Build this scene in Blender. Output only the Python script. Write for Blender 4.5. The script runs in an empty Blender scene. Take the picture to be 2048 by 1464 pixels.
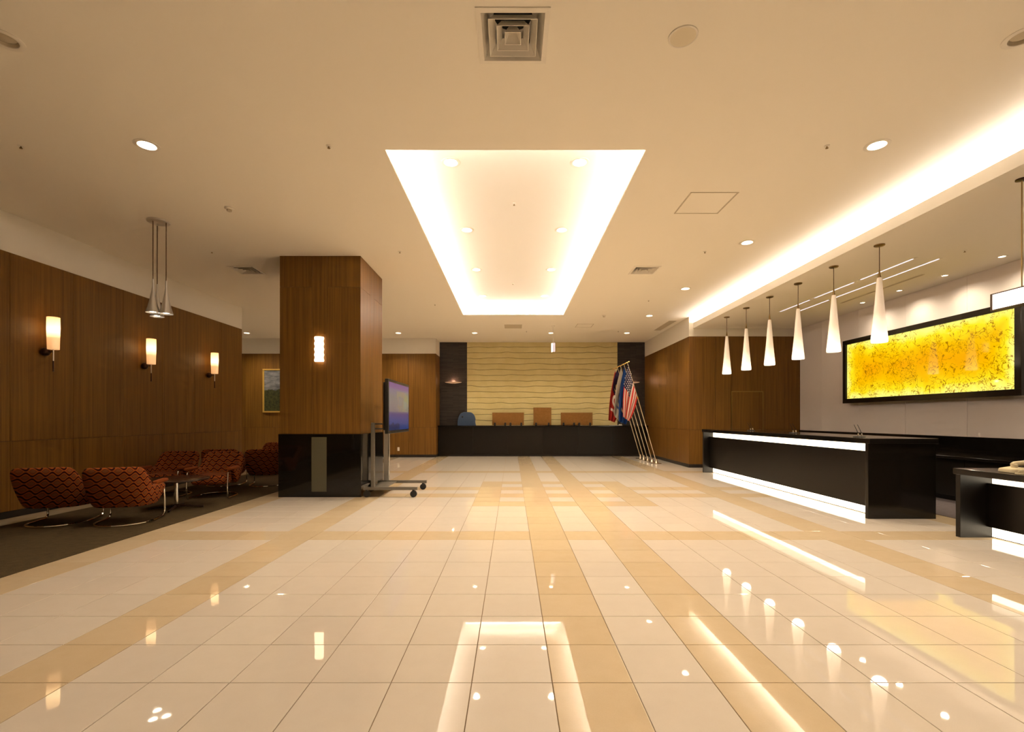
import bpy, math, random
from mathutils import Vector, Matrix
R = math.radians
random.seed(7)
sc = bpy.context.scene
C = sc.collection

# ---------------------------------------------------------------- camera
CAMZ, F = 1.31, 960.0
cam_d = bpy.data.cameras.new('camera')
cam = bpy.data.objects.new('camera', cam_d); C.objects.link(cam)
cam.location = (0, 0, CAMZ); cam.rotation_euler = (R(90), 0, 0)
cam_d.sensor_width = 36.0; cam_d.lens = 36.0 * F / 2048.0
cam_d.shift_y = (837 - 732) / 2048.0
cam_d.clip_start = 0.05; cam_d.clip_end = 100
sc.camera = cam

# ---------------------------------------------------------------- world and exposure
w = bpy.data.worlds.new('world'); sc.world = w; w.use_nodes = True
w.node_tree.nodes['Background'].inputs[0].default_value = (1.0, 0.8, 0.55, 1)
w.node_tree.nodes['Background'].inputs[1].default_value = 0.02
vs = sc.view_settings
vs.view_transform = 'Standard'; vs.look = 'None'; vs.gamma = 1.0; vs.use_curve_mapping = False
vs.exposure = 0.32
sc.cycles.max_bounces = 5; sc.cycles.diffuse_bounces = 3; sc.cycles.glossy_bounces = 3
sc.cycles.use_adaptive_sampling = True; sc.cycles.adaptive_threshold = 0.10; sc.cycles.adaptive_min_samples = 16
sc.cycles.caustics_reflective = False; sc.cycles.caustics_refractive = False
sc.cycles.use_denoising = True; sc.cycles.use_light_tree = False
sc.cycles.sample_clamp_indirect = 14.0

WARM = (1.0, 0.83, 0.61)      # downlights
COVE = (1.0, 0.89, 0.80)      # cove tubes
P_COVE, P_SOFFIT, P_DOWN, P_STRIP = 45.0, 80.0, 150.0, 3.6

# ---------------------------------------------------------------- materials
def nt(name):
    m = bpy.data.materials.new(name); m.use_nodes = True
    t = m.node_tree
    return m, t, t.nodes['Principled BSDF']
def mat(name, col, rough=0.5, metal=0.0, emis=None, es=0.0, spec=0.5, coat=0.0):
    m, t, b = nt(name)
    b.inputs['Base Color'].default_value = (*col, 1)
    b.inputs['Roughness'].default_value = rough
    b.inputs['Metallic'].default_value = metal
    b.inputs['Specular IOR Level'].default_value = spec
    b.inputs['Coat Weight'].default_value = coat
    b.inputs['Coat Roughness'].default_value = 0.05
    if emis:
        b.inputs['Emission Color'].default_value = (*emis, 1)
        b.inputs['Emission Strength'].default_value = es
    return m
def N(t, kind, **kw):
    n = t.nodes.new(kind)
    for k, v in kw.items(): setattr(n, k, v)
    return n
def math_(t, op, a, b=None, c=None):
    n = t.nodes.new('ShaderNodeMath'); n.operation = op
    for i, x in enumerate((a, b, c)):
        if x is None: continue
        if hasattr(x, 'links'): t.links.new(x, n.inputs[i])
        else: n.inputs[i].default_value = x
    return n.outputs[0]
def ramp(t, fac, stops, interp='LINEAR'):
    n = t.nodes.new('ShaderNodeValToRGB'); n.color_ramp.interpolation = interp
    e = n.color_ramp.elements
    while len(e) < len(stops): e.new(0.5)
    for i, (p, c) in enumerate(stops):
        e[i].position = p; e[i].color = (*c, 1)
    t.links.new(fac, n.inputs[0])
    return n.outputs[0]
def noise(t, vec, scale, detail=3, rough=0.5, dist=0.0):
    n = t.nodes.new('ShaderNodeTexNoise')
    n.inputs['Scale'].default_value = scale; n.inputs['Detail'].default_value = detail
    n.inputs['Roughness'].default_value = rough; n.inputs['Distortion'].default_value = dist
    if vec is not None: t.links.new(vec, n.inputs['Vector'])
    return n.outputs['Fac']
def mapping(t, vec, scale=(1, 1, 1), loc=(0, 0, 0)):
    n = t.nodes.new('ShaderNodeMapping')
    n.inputs['Scale'].default_value = scale; n.inputs['Location'].default_value = loc
    t.links.new(vec, n.inputs['Vector']); return n.outputs[0]
def pos(t): return t.nodes.new('ShaderNodeNewGeometry').outputs['Position']
def objco(t): return t.nodes.new('ShaderNodeTexCoord').outputs['Object']
def uvco(t): return t.nodes.new('ShaderNodeTexCoord').outputs['UV']
def sep(t, v):
    n = t.nodes.new('ShaderNodeSeparateXYZ'); t.links.new(v, n.inputs[0]); return n.outputs
def mixc(t, fac, a, b):
    n = t.nodes.new('ShaderNodeMix'); n.data_type = 'RGBA'
    for s, x in ((n.inputs[0], fac), (n.inputs[6], a), (n.inputs[7], b)):
        if hasattr(x, 'links'): t.links.new(x, s)
        elif isinstance(x, tuple): s.default_value = (*x, 1)
        else: s.default_value = x
    return n.outputs[2]
def bump(t, b, h, strength=0.2, dist=0.01):
    n = t.nodes.new('ShaderNodeBump'); n.inputs['Strength'].default_value = strength
    n.inputs['Distance'].default_value = dist
    t.links.new(h, n.inputs['Height']); t.links.new(n.outputs[0], b.inputs['Normal'])

def wood_mat(name, dark, light, rough=0.45):
    m, t, b = nt(name)
    p = pos(t)
    oi = N(t, 'ShaderNodeObjectInfo')
    va = N(t, 'ShaderNodeVectorMath', operation='ADD'); t.links.new(p, va.inputs[0])
    cb = N(t, 'ShaderNodeCombineXYZ')
    for i in range(3): t.links.new(math_(t, 'MULTIPLY', oi.outputs['Random'], 7.0), cb.inputs[i])
    t.links.new(cb.outputs[0], va.inputs[1])
    a = noise(t, mapping(t, va.outputs[0], (28, 28, 0.5)), 1.0, 4, 0.6)
    c = noise(t, mapping(t, va.outputs[0], (110, 110, 1.5)), 1.0, 2, 0.5)
    f = math_(t, 'ADD', math_(t, 'MULTIPLY', a, 0.7), math_(t, 'MULTIPLY', c, 0.3))
    f = math_(t, 'ADD', f, math_(t, 'MULTIPLY', math_(t, 'SUBTRACT', oi.outputs['Random'], 0.5), 0.035))
    t.links.new(ramp(t, f, [(0.32, dark), (0.68, light)]), b.inputs['Base Color'])
    b.inputs['Roughness'].default_value = rough; b.inputs['Specular IOR Level'].default_value = 0.35
    return m
M = {}
M['ceiling'] = mat('ceiling paint', (0.86, 0.80, 0.69), 0.9, spec=0.1)
M['cove'] = mat('cove paint', (0.85, 0.80, 0.72), 0.9, spec=0.1)
M['plaster'] = mat('white band plaster', (0.78, 0.72, 0.62), 0.85, spec=0.2)
M['white_panel'] = mat('white wall panel', (0.80, 0.73, 0.69), 0.55, spec=0.3)
M['wood'] = wood_mat('oak veneer', (0.108, 0.044, 0.0055), (0.228, 0.105, 0.015))
M['wood_gap'] = mat('panel joint', (0.04, 0.018, 0.006), 0.8)
M['base'] = mat('dark baseboard', (0.012, 0.009, 0.007), 0.45)
M['black'] = mat('black polished stone', (0.006, 0.005, 0.004), 0.06)
M['lacquer'] = mat('black lacquer', (0.010, 0.008, 0.006), 0.12)
M['dark_panel'] = mat('dark satin panel', (0.008, 0.006, 0.0045), 0.28, spec=0.35)
M['end_panel'] = mat('black satin end panel', (0.007, 0.005, 0.004), 0.38, spec=0.4)
M['counter_top'] = mat('dark glossy worktop', (0.010, 0.008, 0.007), 0.10)
M['grey_inset'] = mat('grey stone inset', (0.085, 0.076, 0.045), 0.45)
M['grout'] = mat('grout', (0.22, 0.14, 0.065), 0.8)
M['chrome'] = mat('chrome', (0.80, 0.78, 0.75), 0.08, 1.0)
M['alu'] = mat('brushed aluminium', (0.70, 0.66, 0.60), 0.4, 0.7)
M['alu_grey'] = mat('grey painted metal', (0.16, 0.145, 0.12), 0.4, 0.4)
M['silver'] = mat('silver lamp shade', (0.62, 0.60, 0.58), 0.30, 0.85)
M['gold'] = mat('gilt metal', (0.80, 0.55, 0.16), 0.22, 1.0)
M['gilt'] = mat('gilt wood', (0.62, 0.40, 0.09), 0.35, 0.35)
M['brass'] = mat('aged brass', (0.30, 0.20, 0.08), 0.35, 1.0)
M['bronze'] = mat('dark bronze', (0.045, 0.020, 0.012), 0.3, 0.7)
M['blackplastic'] = mat('black plastic', (0.012, 0.011, 0.010), 0.35)
M['rubber'] = mat('black rubber', (0.008, 0.008, 0.008), 0.6)
M['white_metal'] = mat('white painted metal', (0.80, 0.74, 0.64), 0.45)
M['ivory'] = mat('ivory plastic', (0.72, 0.62, 0.42), 0.35)
M['keypad'] = mat('dark keypad', (0.03, 0.02, 0.015), 0.4)
M['duct'] = mat('dark duct', (0.01, 0.01, 0.01), 0.9)
M['grille'] = mat('grille paint', (0.55, 0.47, 0.34), 0.6)
M['slot_back'] = mat('grille shade', (0.58, 0.50, 0.37), 0.8)
M['speaker'] = mat('perforated disc', (0.70, 0.62, 0.47), 0.7)
M['cord'] = mat('brown cord', (0.10, 0.05, 0.02), 0.5)
M['blue'] = mat('blue plastic', (0.035, 0.065, 0.13), 0.4)
M['paper'] = mat('paper', (0.85, 0.80, 0.70), 0.7)
M['pole'] = mat('silver flag pole', (0.72, 0.66, 0.55), 0.25, 1.0)
M['tube'] = mat('cove lamp tube', (1, 1, 1), 0.5, emis=COVE, es=P_COVE)
M['tube_soffit'] = mat('soffit lamp tube', (1, 1, 1), 0.5, emis=(1.0, 0.89, 0.82), es=P_SOFFIT)
M['lamp'] = mat('downlight lamp', (1, 1, 1), 0.4, emis=(1, 0.88, 0.68), es=22)
M['lamp_small'] = mat('small downlight lamp', (1, 1, 1), 0.4, emis=(1, 0.88, 0.68), es=10)
M['slot_lamp'] = mat('cool slot lamp', (1, 1, 1), 0.4, emis=(0.92, 0.86, 1.0), es=0.85)
M['strip'] = mat('lit acrylic strip', (1, 1, 1), 0.3, emis=(1, 0.84, 0.60), es=P_STRIP)
M['sign_lit'] = mat('lit sign face', (1, 1, 1), 0.3, emis=(1, 0.93, 0.88), es=2.6)
M['sign_frame'] = mat('bronze sign frame', (0.07, 0.04, 0.018), 0.4, 0.3)
M['exit_lit'] = mat('lit lantern panel', (1, 1, 1), 0.4, emis=(1, 0.92, 0.85), es=1.2)
M['exit_case'] = mat('pale lantern case', (0.75, 0.70, 0.78), 0.4, emis=(0.9, 0.8, 0.9), es=0.35)

for k_ in ('lamp', 'lamp_small', 'slot_lamp', 'exit_lit', 'exit_case'): M[k_].cycles.emission_sampling = 'NONE'   # their spots do the lighting

def tile_mat(name, a, bcol):
    m, t, b = nt(name)
    oi = N(t, 'ShaderNodeObjectInfo')
    p = pos(t)
    n1 = noise(t, p, 9.0, 4, 0.6); n2 = noise(t, p, 160.0, 2)
    f = math_(t, 'ADD', math_(t, 'MULTIPLY', n1, 0.5), math_(t, 'MULTIPLY', n2, 0.35))
    f = math_(t, 'ADD', f, math_(t, 'MULTIPLY', oi.outputs['Random'], 0.25))
    t.links.new(ramp(t, f, [(0.25, a), (0.85, bcol)]), b.inputs['Base Color'])
    b.inputs['Roughness'].default_value = 0.025
    b.inputs['IOR'].default_value = 1.6
    return m
M['cream'] = tile_mat('polished cream tile', (0.71, 0.62, 0.525), (0.77, 0.685, 0.59))
M['tan'] = tile_mat('polished tan tile', (0.64, 0.495, 0.315), (0.72, 0.575, 0.395))

def carpet_mat(name, a, bcol):
    m, t, b = nt(name)
    p = pos(t)
    f = math_(t, 'ADD', math_(t, 'MULTIPLY', noise(t, p, 170, 3), 0.7), math_(t, 'MULTIPLY', noise(t, p, 14, 3), 0.3))
    t.links.new(ramp(t, f, [(0.3, a), (0.7, bcol)]), b.inputs['Base Color'])
    b.inputs['Roughness'].default_value = 0.95; b.inputs['Specular IOR Level'].default_value = 0.1
    bump(t, b, noise(t, p, 300, 2), 0.5, 0.01)
    return m
M['carpet'] = carpet_mat('brown carpet', (0.040, 0.027, 0.013), (0.125, 0.086, 0.044))
M['carpet_grey'] = carpet_mat('grey carpet', (0.10, 0.085, 0.085), (0.18, 0.15, 0.15))

def slate_mat():
    m, t, b = nt('dark ledge stone')
    s = sep(t, pos(t)); cb = N(t, 'ShaderNodeCombineXYZ')
    t.links.new(s[0], cb.inputs[0]); t.links.new(s[2], cb.inputs[1])
    br = N(t, 'ShaderNodeTexBrick'); t.links.new(cb.outputs[0], br.inputs['Vector'])
    br.inputs['Scale'].default_value = 1.0; br.inputs['Brick Width'].default_value = 0.42
    br.inputs['Row Height'].default_value = 0.045; br.inputs['Mortar Size'].default_value = 0.004
    br.inputs['Color1'].default_value = (0.022, 0.016, 0.014, 1); br.inputs['Color2'].default_value = (0.050, 0.038, 0.032, 1)
    br.inputs['Mortar'].default_value = (0.004, 0.003, 0.003, 1)
    t.links.new(br.outputs['Color'], b.inputs['Base Color']); b.inputs['Roughness'].default_value = 0.55
    inv = math_(t, 'SUBTRACT', 1.0, br.outputs['Fac'])
    bump(t, b, math_(t, 'ADD', inv, noise(t, pos(t), 40, 3)), 0.6, 0.012)
    return m
M['slate'] = slate_mat()
def sand_mat():
    m, t, b = nt('yellow sandstone')
    p = pos(t)
    f = math_(t, 'ADD', math_(t, 'MULTIPLY', noise(t, p, 3, 4), 0.5), math_(t, 'MULTIPLY', noise(t, p, 60, 3), 0.5))
    t.links.new(ramp(t, f, [(0.3, (0.60, 0.49, 0.21)), (0.7, (0.71, 0.60, 0.30))]), b.inputs['Base Color'])
    b.inputs['Roughness'].default_value = 0.8
    bump(t, b, noise(t, p, 50, 4), 0.25, 0.01)
    return m
M['sand'] = sand_mat()

def fabric_mat(name, base, mid, line):
    m, t, b = nt(name)
    s = sep(t, objco(t))
    h = math_(t, 'ADD', s[0], s[1])
    P_, A_ = 0.072, 0.020                               # ogee rows: neighbouring wavy lines mirror each other
    wv = math_(t, 'MULTIPLY', math_(t, 'COSINE', math_(t, 'MULTIPLY', h, 2 * math.pi / 0.125)), A_)
    def dist(off, sg):
        q = math_(t, 'DIVIDE', math_(t, 'ADD', math_(t, 'SUBTRACT', s[2], off), math_(t, 'MULTIPLY', wv, sg)), 2 * P_)
        return math_(t, 'MULTIPLY', math_(t, 'ABSOLUTE', math_(t, 'SUBTRACT', math_(t, 'FRACT', math_(t, 'ADD', q, 20.5)), 0.5)), 2 * P_)
    d = math_(t, 'MINIMUM', dist(0.0, -1.0), dist(P_, 1.0))
    c = mixc(t, math_(t, 'GREATER_THAN', d, 0.033), base, mid)
    rim = math_(t, 'LESS_THAN', math_(t, 'ABSOLUTE', math_(t, 'SUBTRACT', d, 0.031)), 0.003)
    c = mixc(t, math_(t, 'MULTIPLY', rim, 0.6), c, line)
    c = mixc(t, math_(t, 'LESS_THAN', d, 0.0095), c, line)
    t.links.new(c, b.inputs['Base Color'])
    b.inputs['Roughness'].default_value = 0.9; b.inputs['Specular IOR Level'].default_value = 0.15
    bump(t, b, noise(t, objco(t), 260, 2), 0.3, 0.005)
    return m
M['fabric'] = fabric_mat('patterned orange red fabric', (0.27, 0.062, 0.009), (0.175, 0.056, 0.017), (0.024, 0.0035, 0.002))
M['fabric_arm'] = mat('orange red arm fabric', (0.19, 0.044, 0.008), 0.9, spec=0.15)
M['table'] = mat('dark brown table top', (0.030, 0.012, 0.007), 0.25)
M['board'] = carpet_mat('mottled brown board', (0.19, 0.085, 0.020), (0.31, 0.155, 0.050))

def glow_glass(name, stops, z0, z1, strength):
    """opal glass lit from inside: emission along the lamp's own axis (local z)"""
    m, t, b = nt(name)
    z = sep(t, objco(t))[2]
    f = math_(t, 'DIVIDE', math_(t, 'SUBTRACT', z, z0), z1 - z0)
    t.links.new(ramp(t, f, stops), b.inputs['Emission Color'])
    b.inputs['Emission Strength'].default_value = strength
    b.inputs['Base Color'].default_value = (0.8, 0.74, 0.66, 1); b.inputs['Roughness'].default_value = 0.3
    return m
M['pendant_glass'] = glow_glass('opal pendant glass', [(0.0, (1.0, 0.82, 0.60)), (0.16, (0.62, 0.45, 0.30)), (0.45, (0.21, 0.145, 0.10)), (1.0, (0.13, 0.088, 0.052))], -1.35, -0.45, 1.9)
M['sconce_glass'] = glow_glass('opal sconce glass', [(0.0, (0.17, 0.082, 0.030)), (0.34, (0.26, 0.12, 0.045)), (0.58, (1.0, 0.66, 0.30)), (0.72, (0.85, 0.52, 0.21)), (1.0, (0.36, 0.18, 0.065))], -0.225, 0.225, 3.2)
M['wave_glass'] = mat('wavy lit glass', (0.8, 0.7, 0.6), 0.3, emis=(1.0, 0.72, 0.46), es=4.5)
M['bowl_glass'] = mat('alabaster wall bowl', (0.7, 0.5, 0.35), 0.4, emis=(1.0, 0.55, 0.30), es=0.15)

def art_mat():
    m, t, b = nt('backlit amber glass')
    p = pos(t); s = sep(t, p)
    base = noise(t, p, 2.2, 3, 0.6)
    # ink-like veins: thin level lines of a swirled noise, broken up
    def veins(scale, dist, width, gate_scale, gate):
        v = N(t, 'ShaderNodeTexNoise'); v.inputs['Scale'].default_value = scale; v.inputs['Detail'].default_value = 1.0
        v.inputs['Distortion'].default_value = dist; t.links.new(p, v.inputs['Vector'])
        l = math_(t, 'LESS_THAN', math_(t, 'ABSOLUTE', math_(t, 'SUBTRACT', v.outputs['Fac'], 0.5)), width)
        return math_(t, 'MULTIPLY', l, math_(t, 'GREATER_THAN', noise(t, p, gate_scale, 1), gate))
    vein = math_(t, 'MAXIMUM', veins(6.0, 1.6, 0.017, 4.0, 0.41), veins(11.0, 1.2, 0.018, 5.0, 0.50))
    # edge-tube glow put into the emission colour, by distance to the nearest edge
    dy = math_(t, 'MINIMUM', math_(t, 'SUBTRACT', s[1], 7.17), math_(t, 'SUBTRACT', 10.79, s[1]))
    dz = math_(t, 'MINIMUM', math_(t, 'SUBTRACT', s[2], 1.75), math_(t, 'SUBTRACT', 2.96, s[2]))
    d = math_(t, 'MINIMUM', dy, dz)
    d = math_(t, 'ADD', d, math_(t, 'MULTIPLY', math_(t, 'SUBTRACT', base, 0.5), 0.45))
    col = ramp(t, math_(t, 'DIVIDE', d, 0.6), [(0.0, (1.0, 0.92, 0.20)), (0.25, (0.95, 0.70, 0.01)), (0.55, (0.86, 0.46, 0.0)), (1.0, (0.78, 0.34, 0.0))])
    col = mixc(t, math_(t, 'MULTIPLY', vein, 0.8), col, (0.20, 0.06, 0.0))
    t.links.new(col, b.inputs['Emission Color'])
    b.inputs['Emission Strength'].default_value = 0.92
    b.inputs['Base Color'].default_value = (0.10, 0.06, 0.0, 1); b.inputs['Roughness'].default_value = 0.04
    return m
M['pendant_glass'].cycles.emission_sampling = 'NONE'
M['art'] = art_mat()

def screen_mat():
    m, t, b = nt('display picture')
    u = uvco(t); s = sep(t, u)
    base = ramp(t, s[1], [(0.0, (0.02, 0.06, 0.26)), (0.22, (0.05, 0.09, 0.33)), (0.36, (0.10, 0.07, 0.26)), (0.40, (0.24, 0.19, 0.25)), (0.7, (0.23, 0.22, 0.26)), (0.86, (0.25, 0.22, 0.36)), (0.90, (0.26, 0.11, 0.38)), (1.0, (0.22, 0.08, 0.36))])
    vo = N(t, 'ShaderNodeTexVoronoi', distance='CHEBYCHEV'); vo.inputs['Scale'].default_value = 5.5
    t.links.new(u, vo.inputs['Vector'])
    tint = mixc(t, 0.75, vo.outputs['Color'], (0.32, 0.25, 0.10))
    mid = math_(t, 'MULTIPLY', math_(t, 'GREATER_THAN', s[1], 0.40), math_(t, 'LESS_THAN', s[1], 0.84))
    mid = math_(t, 'MULTIPLY', mid, math_(t, 'GREATER_THAN', math_(t, 'ADD', s[0], math_(t, 'MULTIPLY', noise(t, u, 6, 2), 0.4)), 0.55))
    col = mixc(t, math_(t, 'MULTIPLY', mid, 0.55), base, tint)
    sk = math_(t, 'LESS_THAN', s[1], math_(t, 'MULTIPLY', noise(t, mapping(t, u, (9, 0.2, 1)), 1.0, 2), 0.27))
    sk = math_(t, 'MULTIPLY', sk, math_(t, 'LESS_THAN', s[0], 0.5))
    col = mixc(t, math_(t, 'MULTIPLY', sk, 0.8), col, (0.01, 0.02, 0.09))
    t.links.new(col, b.inputs['Emission Color']); b.inputs['Emission Strength'].default_value = 0.42
    b.inputs['Base Color'].default_value = (0.01, 0.01, 0.01, 1); b.inputs['Roughness'].default_value = 0.15
    return m
M['screen'] = screen_mat()
def painting_mat():
    m, t, b = nt('landscape painting')
    u = uvco(t); s = sep(t, u)
    cl = ramp(t, noise(t, mapping(t, u, (3, 9, 1)), 1.4, 4, 0.6), [(0.35, (0.075, 0.08, 0.09)), (0.7, (0.26, 0.26, 0.27))])
    fo = ramp(t, noise(t, u, 16, 4, 0.7), [(0.35, (0.010, 0.012, 0.004)), (0.75, (0.085, 0.09, 0.025))])
    f = math_(t, 'LESS_THAN', s[1], math_(t, 'ADD', 0.44, math_(t, 'MULTIPLY', noise(t, u, 8, 3), 0.16)))
    t.links.new(mixc(t, f, cl, fo), b.inputs['Base Color']); b.inputs['Roughness'].default_value = 0.5
    return m
M['painting'] = painting_mat()

def flag_mat(name, kind, col):
    m, t, b = nt(name)
    s = sep(t, uvco(t))
    if kind == 'us':
        st = math_(t, 'MODULO', math_(t, 'FLOOR', math_(t, 'MULTIPLY', s[1], 12.999)), 2.0)
        c = mixc(t, st, (0.50, 0.030, 0.022), (0.62, 0.50, 0.42))
        cant = math_(t, 'MULTIPLY', math_(t, 'LESS_THAN', s[0], 0.42), math_(t, 'LESS_THAN', s[1], 7 / 13))
        c = mixc(t, cant, c, (0.012, 0.012, 0.055))
    else:
        c = col
        dx = math_(t, 'SUBTRACT', s[0], 0.5); dy = math_(t, 'MULTIPLY', math_(t, 'SUBTRACT', s[1], 0.45), 0.66)
        r = math_(t, 'SQRT', math_(t, 'ADD', math_(t, 'MULTIPLY', dx, dx), math_(t, 'MULTIPLY', dy, dy)))
        ring = math_(t, 'LESS_THAN', math_(t, 'ABSOLUTE', math_(t, 'SUBTRACT', r, 0.11)), 0.03)
        c = mixc(t, ring, c, kind)
        sw = math_(t, 'LESS_THAN', math_(t, 'ABSOLUTE', math_(t, 'SUBTRACT', s[0], 0.74)), 0.03)
        sw = math_(t, 'MULTIPLY', sw, math_(t, 'LESS_THAN', math_(t, 'ABSOLUTE', dy), 0.16))
        c = mixc(t, sw, c, kind)
    t.links.new(c, b.inputs['Base Color'])
    b.inputs['Roughness'].default_value = 0.75; b.inputs['Specular IOR Level'].default_value = 0.2
    return m

# ---------------------------------------------------------------- mesh helpers
class MB:
    def __init__(self): self.v = []; self.f = []; self.uv = None
    def box(self, x0, x1, y0, y1, z0, z1):
        n = len(self.v)
        self.v += [(x, y, z) for z in (z0, z1) for y in (y0, y1) for x in (x0, x1)]
        self.f += [tuple(n + i for i in q) for q in ((0, 2, 3, 1), (4, 5, 7, 6), (0, 1, 5, 4), (2, 6, 7, 3), (0, 4, 6, 2), (1, 3, 7, 5))]
        return self
    def quad(self, a, b, c, d):
        n = len(self.v); self.v += [a, b, c, d]; self.f.append((n, n + 1, n + 2, n + 3)); return self
    def lathe(self, prof, n=24, o=(0, 0, 0), cap0=True, cap1=True):
        k = len(self.v)
        for r, z in prof:
            for i in range(n):
                a = 2 * math.pi * i / n
                self.v.append((o[0] + r * math.cos(a), o[1] + r * math.sin(a), o[2] + z))
        for j in range(len(prof) - 1):
            for i in range(n):
                i2 = (i + 1) % n
                self.f.append((k + j * n + i, k + j * n + i2, k + (j + 1) * n + i2, k + (j + 1) * n + i))
        if cap0: self.f.append(tuple(k + i for i in reversed(range(n))))
        if cap1: self.f.append(tuple(k + (len(prof) - 1) * n + i for i in range(n)))
        return self
    def tube(self, pts, r, n=8, closed=False, r1=None):
        pts = [Vector(p) for p in pts]; L = len(pts); k = len(self.v)
        up = None
        for i, p in enumerate(pts):
            a = pts[(i - 1) % L] if (closed or i > 0) else p
            b = pts[(i + 1) % L] if (closed or i < L - 1) else p
            t = (b - a).normalized()
            if up is None:
                up = Vector((0, 0, 1)) if abs(t.z) < 0.9 else Vector((1, 0, 0))
            s = t.cross(up)
            if s.length < 1e-6: s = t.orthogonal()
            s.normalize(); up = s.cross(t).normalized()
            rr = r if r1 is None else r + (r1 - r) * i / (L - 1)
            for j in range(n):
                an = 2 * math.pi * j / n
                self.v.append(tuple(p + s * (rr * math.cos(an)) + up * (rr * math.sin(an))))
        for i in range(L if closed else L - 1):
            i2 = (i + 1) % L
            for j in range(n):
                j2 = (j + 1) % n
                self.f.append((k + i * n + j, k + i * n + j2, k + i2 * n + j2, k + i2 * n + j))
        if not closed:
            self.f.append(tuple(k + j for j in reversed(range(n))))
            self.f.append(tuple(k + (L - 1) * n + j for j in range(n)))
        return self
    def frame_y(self, x0, x1, z0, z1, y0, y1, b):       # a rectangular frame lying in the xz plane
        self.box(x0, x1, y0, y1, z1 - b, z1).box(x0, x1, y0, y1, z0, z0 + b)
        return self.box(x0, x0 + b, y0, y1, z0 + b, z1 - b).box(x1 - b, x1, y0, y1, z0 + b, z1 - b)
    def mesh(self, name, material, smooth=False):
        me = bpy.data.meshes.new(name); me.from_pydata(self.v, [], self.f); me.validate(); me.update()
        for mm in (material if isinstance(material, list) else [material]): me.materials.append(mm)
        if self.uv:
            l = me.uv_layers.new(name='UVMap')
            for lp in me.loops: l.data[lp.index].uv = self.uv[lp.vertex_index]
        import bmesh
        bm = bmesh.new(); bm.from_mesh(me); bmesh.ops.recalc_face_normals(bm, faces=bm.faces); bm.to_mesh(me); bm.free()
        if smooth:
            me.polygons.foreach_set('use_smooth', [True] * len(me.polygons))
            me.set_sharp_from_angle(angle=R(38))
        return me
    def build(self, name, material, parent=None, smooth=False, loc=None, rot=None, bevel=0, sub=0):
        return link(name, self.mesh(name, material, smooth), parent, loc, rot, bevel, sub)
def link(name, me, parent=None, loc=None, rot=None, bevel=0, sub=0):
    o = bpy.data.objects.new(name, me); C.objects.link(o)
    if parent is not None: o.parent = parent
    if loc: o.location = loc
    if rot: o.rotation_euler = rot
    if bevel:
        b = o.modifiers.new('bevel', 'BEVEL'); b.width = bevel; b.segments = 2; b.limit_method = 'ANGLE'
    if sub:
        b = o.modifiers.new('sub', 'SUBSURF'); b.levels = sub; b.render_levels = sub
    return o
def tag(o, label, cat, group=None):
    o['label'] = label; o['category'] = cat
    if group: o['group'] = group
    return o
def thing(name, label, cat, loc=(0, 0, 0), rz=0, group=None):
    o = bpy.data.objects.new(name, None); C.objects.link(o); o.empty_display_size = 0.1
    o.location = loc; o.rotation_euler = (0, 0, rz)
    return tag(o, label, cat, group)
def structure(o, label=None):
    o['kind'] = 'structure'
    if label: o['label'] = label
    return o
def copy_tree(o, parent=None):
    c = o.copy(); C.objects.link(c); c.parent = parent
    for ch in list(o.children): copy_tree(ch, c)
    return c
def lamp_light(name, kind, parent, loc, energy, col, **kw):
    d = bpy.data.lights.new(name, kind); d.energy = energy; d.color = col
    for k, v in kw.items(): setattr(d, k, v)
    o = bpy.data.objects.new(name, d); C.objects.link(o); o.parent = parent; o.location = loc
    return o

# ---------------------------------------------------------------- dimensions of the place
H = 4.02            # main ceiling
HS = 3.715          # reception ceiling
HB = 3.50           # top of the wood panelling
XL, XR, XRF = -6.62, 7.68, 4.72
YF, YBL, YB, YRW = -4.0, 16.2, 17.07, 12.8
YLE = 11.77         # end of the left wall
XA = -12.0
XRET = -2.57

# ---------------------------------------------------------------- ceilings with openings
def holed(mb, x0, x1, y0, y1, z, holes, up=0.0):
    xs = sorted({x0, x1} | {h[0] for h in holes} | {h[1] for h in holes})
    ys = sorted({y0, y1} | {h[2] for h in holes} | {h[3] for h in holes})
    xs = [x for x in xs if x0 <= x <= x1]; ys = [y for y in ys if y0 <= y <= y1]
    for i in range(len(xs) - 1):
        for j in range(len(ys) - 1):
            cx, cy = (xs[i] + xs[i + 1]) / 2, (ys[j] + ys[j + 1]) / 2
            if any(h[0] < cx < h[1] and h[2] < cy < h[3] for h in holes): continue
            mb.quad((xs[i], ys[j], z), (xs[i], ys[j + 1], z), (xs[i + 1], ys[j + 1], z), (xs[i + 1], ys[j], z))
COVE_R = (-1.28, 1.35, 4.845, 12.57)
DL_H = 0.08
down_main = [(-3.62, 4.76), (3.62, 4.76), (3.62, 7.39), (3.62, 10.02), (3.62, 12.65),
             (-8.40, 15.2), (-6.0, 15.2), (-3.60, 15.2), (-1.18, 15.2), (1.24, 15.2), (3.64, 15.2),
             (-3.62, 2.13), (3.62, 2.13), (0.0, -0.6), (-3.62, -0.6), (3.62, -0.6)]  # this last row: unseen lamps added to brighten the lobby
down_off = [(-3.63, 3.43), (3.63, 3.41)]
diff_big = [(0.006, 3.41, 0.50)]
diff_small = [(2.42, 8.77, 0.48), (-4.84, 8.77, 0.48)]
holes = [COVE_R] + [(x - DL_H, x + DL_H, y - DL_H, y + DL_H) for x, y in down_main + down_off]
holes += [(x - s / 2 + .02, x + s / 2 - .02, y - s / 2 + .02, y + s / 2 - .02) for x, y, s in diff_big + diff_small]
mb = MB(); holed(mb, XA, 5.38, YF, YB + 0.2, H, holes)
LIP = 0.025
x0, x1, y0, y1 = COVE_R
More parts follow.
